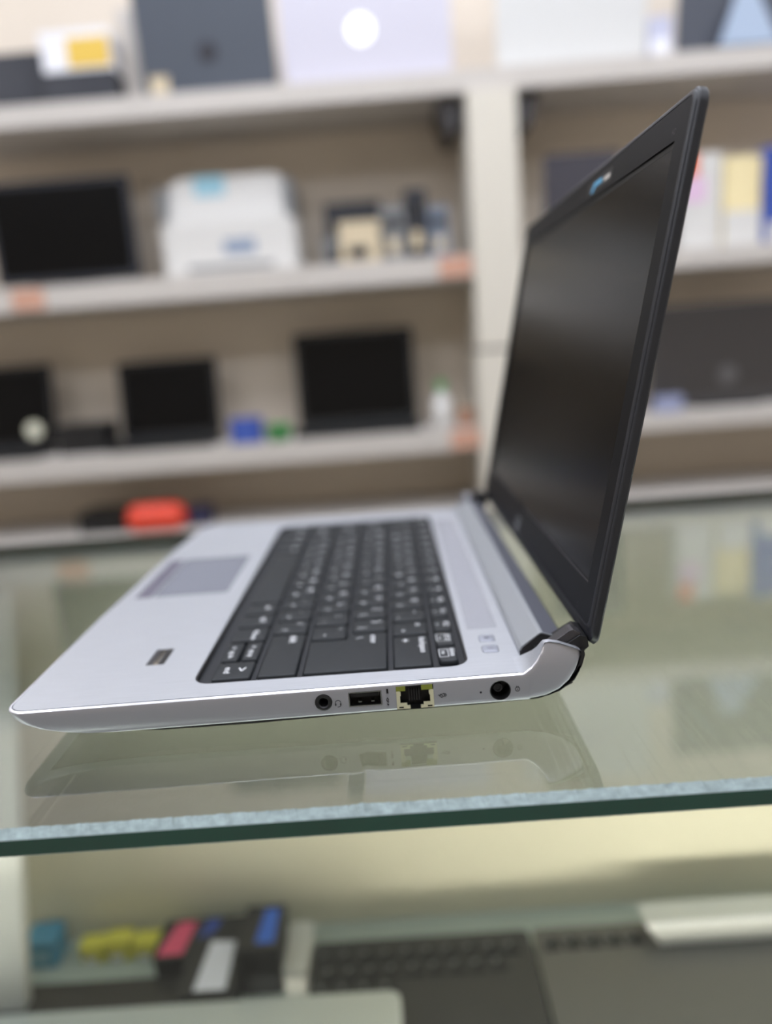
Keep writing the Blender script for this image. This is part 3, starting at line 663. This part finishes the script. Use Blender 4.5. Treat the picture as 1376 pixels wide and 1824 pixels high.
OUT = [(0, 0), (15.6, 0), (15.6, 10.45), (0, 10.45)]
# front plate with stepped opening, built from bars around it
pl = MB()
def bar(a0, a1, b0, b1, mb, y0=None, y1=None): mb.box(RX + a0, RX + a1, j + .08 if y0 is None else y0, j + 1.6 if y1 is None else y1, RZ - b1, RZ - b0)
bar(0, 1.5, 2.2, 10.4, pl); bar(14.1, 15.6, 2.2, 10.4, pl); bar(1.5, 4.3, 8.2, 10.4, pl); bar(11.3, 14.1, 8.2, 10.4, pl); bar(4.3, 5.6, 9.4, 10.4, pl); bar(10.0, 11.3, 9.4, 10.4, pl); bar(1.4, 1.9, 2.6, 4.4, pl); bar(13.7, 14.2, 2.6, 4.4, pl)
net = pl.build('network_port', M['cream_plastic'], LT)
lm = MB(); bar(0, 3.9, 0, 2.2, lm); lm.build('indicator_window', M['lime'], net)
lm = MB(); bar(10.6, 15.2, 0, 2.2, lm); lm.build('indicator_window', M['lime'], net)
lm = MB(); bar(.9, 2.8, 9.2, 9.8, lm, j, j + .1); bar(12.9, 14.8, 9.2, 9.8, lm, j, j + .1); bar(0, 15.6, 10.3, 10.5, lm, j, j + .5); bar(4.6, 10.6, 0, .3, lm, j, j + .1); bar(0, 15.6, 10.41, 10.47, lm, j + .3, j + 8.5); bar(0, 15.6, 2.3, 10.4, lm, j + 5, j + 5.2); lm.build('lower_slot', M['hole'], net)
lm = MB(); bar(0, 15.6, 0, 10.4, lm, j + 8.5, j + 9.3); bar(4.3, 11.3, 0, 1.0, lm, j + 1.6, j + 8); lm.build('socket_back', M['hole'], net)
lm = MB()
for i in range(5): bar(5.3 + i * 1.05, 5.55 + i * 1.05, 2.6, 7.6, lm, j + 2.2, j + 3.2)
lm.build('contact_pins', M['arm'], net)
j = ysurf(204.7)
pw = MB().rings([[(204.7 + r * math.cos(a * math.pi / 20), y, -6.7 + r * math.sin(a * math.pi / 20)) for a in range(40)] for r, y in ((4.35, j + .0), (4.1, j + .15), (3.9, j + 9))], False, False).build('power_socket', M['black'], LT, smooth=40)
MB().cylY(204.7, -6.7, 4.2, j + 8.6, j + 9).build('socket_back', M['hole'], pw)
MB().rings([[(203.9 + r * math.cos(a * math.pi / 12), y, -5.9 + r * math.sin(a * math.pi / 12)) for a in range(24)] for r, y in ((1.2, j + 1.2), (1.9, j + 1.2), (2.0, j + 8.6))], False, False).build('centre_sleeve', M['black'], pw, smooth=40)
MB().cylY(203.9, -5.9, 1.25, j + 1.5, j + 8.6).build('centre_hole', M['hole'], pw)
# printed icons beside the ports
def strokes(name, segs, wd, y):
    mb = MB()
    for (a, b, c, d) in segs:
        v = Vector((c - a, d - b)); L_ = max(v.length, .01); v /= L_; nn = Vector((-v.y, v.x)) * wd / 2
        q = [(a + nn.x, b + nn.y), (a - nn.x, b - nn.y), (c - nn.x, d - nn.y), (c + nn.x, d + nn.y)]
        mb.prism(q, y - .03, y + .02)
    return mb.build(name, M['ink'], LT)
def arc(cx, cz, r, a0, a1, n=8):
    p = [(cx + r * math.cos(math.radians(a0 + (a1 - a0) * i / n)), cz + r * math.sin(math.radians(a0 + (a1 - a0) * i / n))) for i in range(n + 1)]
    return [p[i] + p[i + 1] for i in range(n)]
y = ysurf(136.7)
strokes('headset_icon', arc(136.7, -6.6, 1.1, 0, 180) + [(135.5, -6.8, 135.5, -7.9), (135.8, -6.8, 135.8, -7.9), (137.6, -6.8, 137.6, -7.9), (137.9, -6.8, 137.9, -7.9), (137.8, -8, 137.0, -8.5), (137.0, -8.5, 136.4, -8.5)], .28, y)
y = ysurf(157.5)
strokes('usb_icon', [(157.4, -6, 157.9, -7), (157.9, -7, 157.3, -7.6), (157.3, -6.2, 157.0, -7.2), (157.0, -7.2, 157.6, -8.2), (157.6, -8.2, 157.9, -7.6), (157.2, -8.9, 157.8, -9.3), (157.8, -8.9, 157.2, -9.3), (157.3, -8.6, 157.7, -9.6)], .3, y)
y = ysurf(180)
strokes('network_icon', [(178.6, -6.7, 179.4, -6.7), (179.2, -7.3, 179.8, -6.2), (179.8, -6.2, 180.4, -7), (180.4, -7, 180.2, -7.9), (180.2, -7.9, 179.5, -7.4), (180.4, -6.2, 181.2, -6.0), (181.2, -6, 181.3, -7), (181.3, -7, 180.8, -7.6), (181.6, -6.1, 182, -6.8), (182, -6.8, 181.6, -7.5)], .32, y)
y = ysurf(212)
strokes('power_icon', arc(211.9, -6.7, .95, 0, 360, 12) + [(211.4, -5.9, 211.6, -5.2), (212.3, -5.9, 212.2, -5.3), (211.6, -6.9, 212.1, -6.7)], .24, y)
y = ysurf(157.5)
MB().box(157.0, 158.1, y + .9, y + 1.1, -4.6, -2.0).build('lock_slit', M['hole'], LT)
MB().cylY(196.5, -7, .5, ysurf(196.5) + .3, ysurf(196.5) + .5, 12).build('charge_light', M['hole'], LT)

# ---- lid
TH = 0.205017; UH, WH = 241.41, 11.73
LS = 213.0
def lp(s, v, t): return (UH + s * math.sin(TH) + t * math.cos(TH), v, WH + s * math.cos(TH) - t * math.sin(TH))
# outline in (v, s), counter-clockwise; lower corners a little drawn in
lid_out = rpoly([(0.4, -2.6, 7), (329.6, -2.6, 7), (330, LS, 7), (0, LS, 7)], 6)
lid_out = [(v, s - (2.2 * (max(0, v - 40) / 290) if s < 50 else 0)) for v, s in lid_out]
def lr(ins, t):      # the lower front edge rolls back to a thin lip behind
    k_ = 5.5 * (1 - min(1, max(0, t - .3) / 2.6)) ** 1.3
    return [lp(s + (k_ * max(0, 1 - (s + 1) / 24) if s < 23 else 0), v, t) for v, s in inset(lid_out, ins)]
lid = MB().rings([lr(3.2, .9), lr(3.2, -.05), lr(2.6, -.1), lr(1.9, .1), lr(1.2, .5), lr(1.05, .95), lr(.75, 1.0), lr(.5, 1.15), lr(.1, 1.6), lr(0, 2.2), lr(0, 4.2), lr(.5, 4.9), lr(1.6, 5.3), lr(14, 6.1), lr(60, 6.6)]).build('lid_shell', M['lid'], LT, smooth=32)
bz = lid_out
SV0, SV1, SS0, SS1 = 14.5, 315.5, 21.0, 196.5
# bezel ring around the recessed panel
inner = rrect(SV0, SV1, SS0, SS1, .6, 2)
o = MB().rings([[lp(s + (5.5 * max(0, 1 - (s + 1) / 24) if s < 23 else 0), v, t) for v, s in inset(bz, 3.45)] for t in (1.0, 0)]).build('bezel', M['bezel'], LT)
cb2 = MB().rings([[lp(s, v, t) for v, s in inner] for t in (-6, 4)])
cut(o, [cb2]); o.data.materials.clear(); o.data.materials.append(M['bezel'])
MB().rings([[lp(s, v, t) for v, s in rrect(SV0 - .5, SV1 + .5, SS0 - .5, SS1 + .5, .6, 2)] for t in (.95, .89)]).build('screen', M['screen'], LT)
MB().rings([[lp(s, v, t) for v, s in [(SV0 + .2, SS1 - 2.3), (SV1 - .2, SS1 - 2.3), (SV1 - .2, SS1 - .1), (SV0 + .2, SS1 - .1)]] for t in (.88, .8)]).build('screen_gasket', M['hole'], LT)
MB().rings([[lp(s, v, t) for v, s in [(SV0 + .2, SS0 + .05), (SV1 - 150, SS0 + .05), (SV1 - 150, SS0 + .5), (SV0 + .2, SS0 + .5)]] for t in (.88, .3)]).build('screen_edge_glint', M['arm'], LT)  # grey strip imitates the glare line along the lower screen edge
cp = MB().rings([[lp(s, v, t) for v, s in rrect(97, 142, 199.2, 206.2, 1.2, 3)] for t in (0, -.12)]).build('webcam_plate', M['black'], LT)
MB().rings([[lp(s, v, t) for v, s in rpoly([(115, 202.0, .5), (115, 204.4, .8), (130, 204.4, 1), (135, 199.8, .6), (131, 199.4, .6), (127, 202.0, .5)][::-1], 2)] for t in (-.12, -.2)]).build('blue_film_mark', M['blue_film'], cp)
MB().rings([[lp(s, v, t) for v, s in rrect(101, 112, 201.6, 203.6, .8, 3)] for t in (-.12, -.2)]).build('white_mark', M['board'], cp)
# emblem: ring with two slanted letters
em = MB().rings([[lp(9 + r * math.sin(a * math.pi / 16), 175 + r * math.cos(a * math.pi / 16), t) for a in range(32)] for r, t in ((5.2, 0), (5.2, -.15), (4.6, -.15), (4.6, 0))], False, False).build('round_emblem', M['silver'], LT, smooth=40)
ZL = Vector((math.sin(TH), 0, math.cos(TH)))
put_text('emblem_letters', 'hp', 6.5, M['silver'], em, frame(lp(9, 175, -.12), (0, -1, 0), tuple(ZL)))
put_text('small_print', 'HD', 3.0, M['arm'], LT, frame(lp(200, 17, -.05), (0, -1, 0), tuple(ZL)))
mk = MB()
for q in range(4): mk.rings([[lp(s, v, t) for v, s in [(23.6 - q * .2, 3.0 + q * 2), (24.0 - q * .2, 3.0 + q * 2), (24.0 - q * .2, 4.2 + q * 2), (23.6 - q * .2, 4.2 + q * 2)]] for t in (0, -.04)])
mk.build('faint_print', M['arm'], LT)
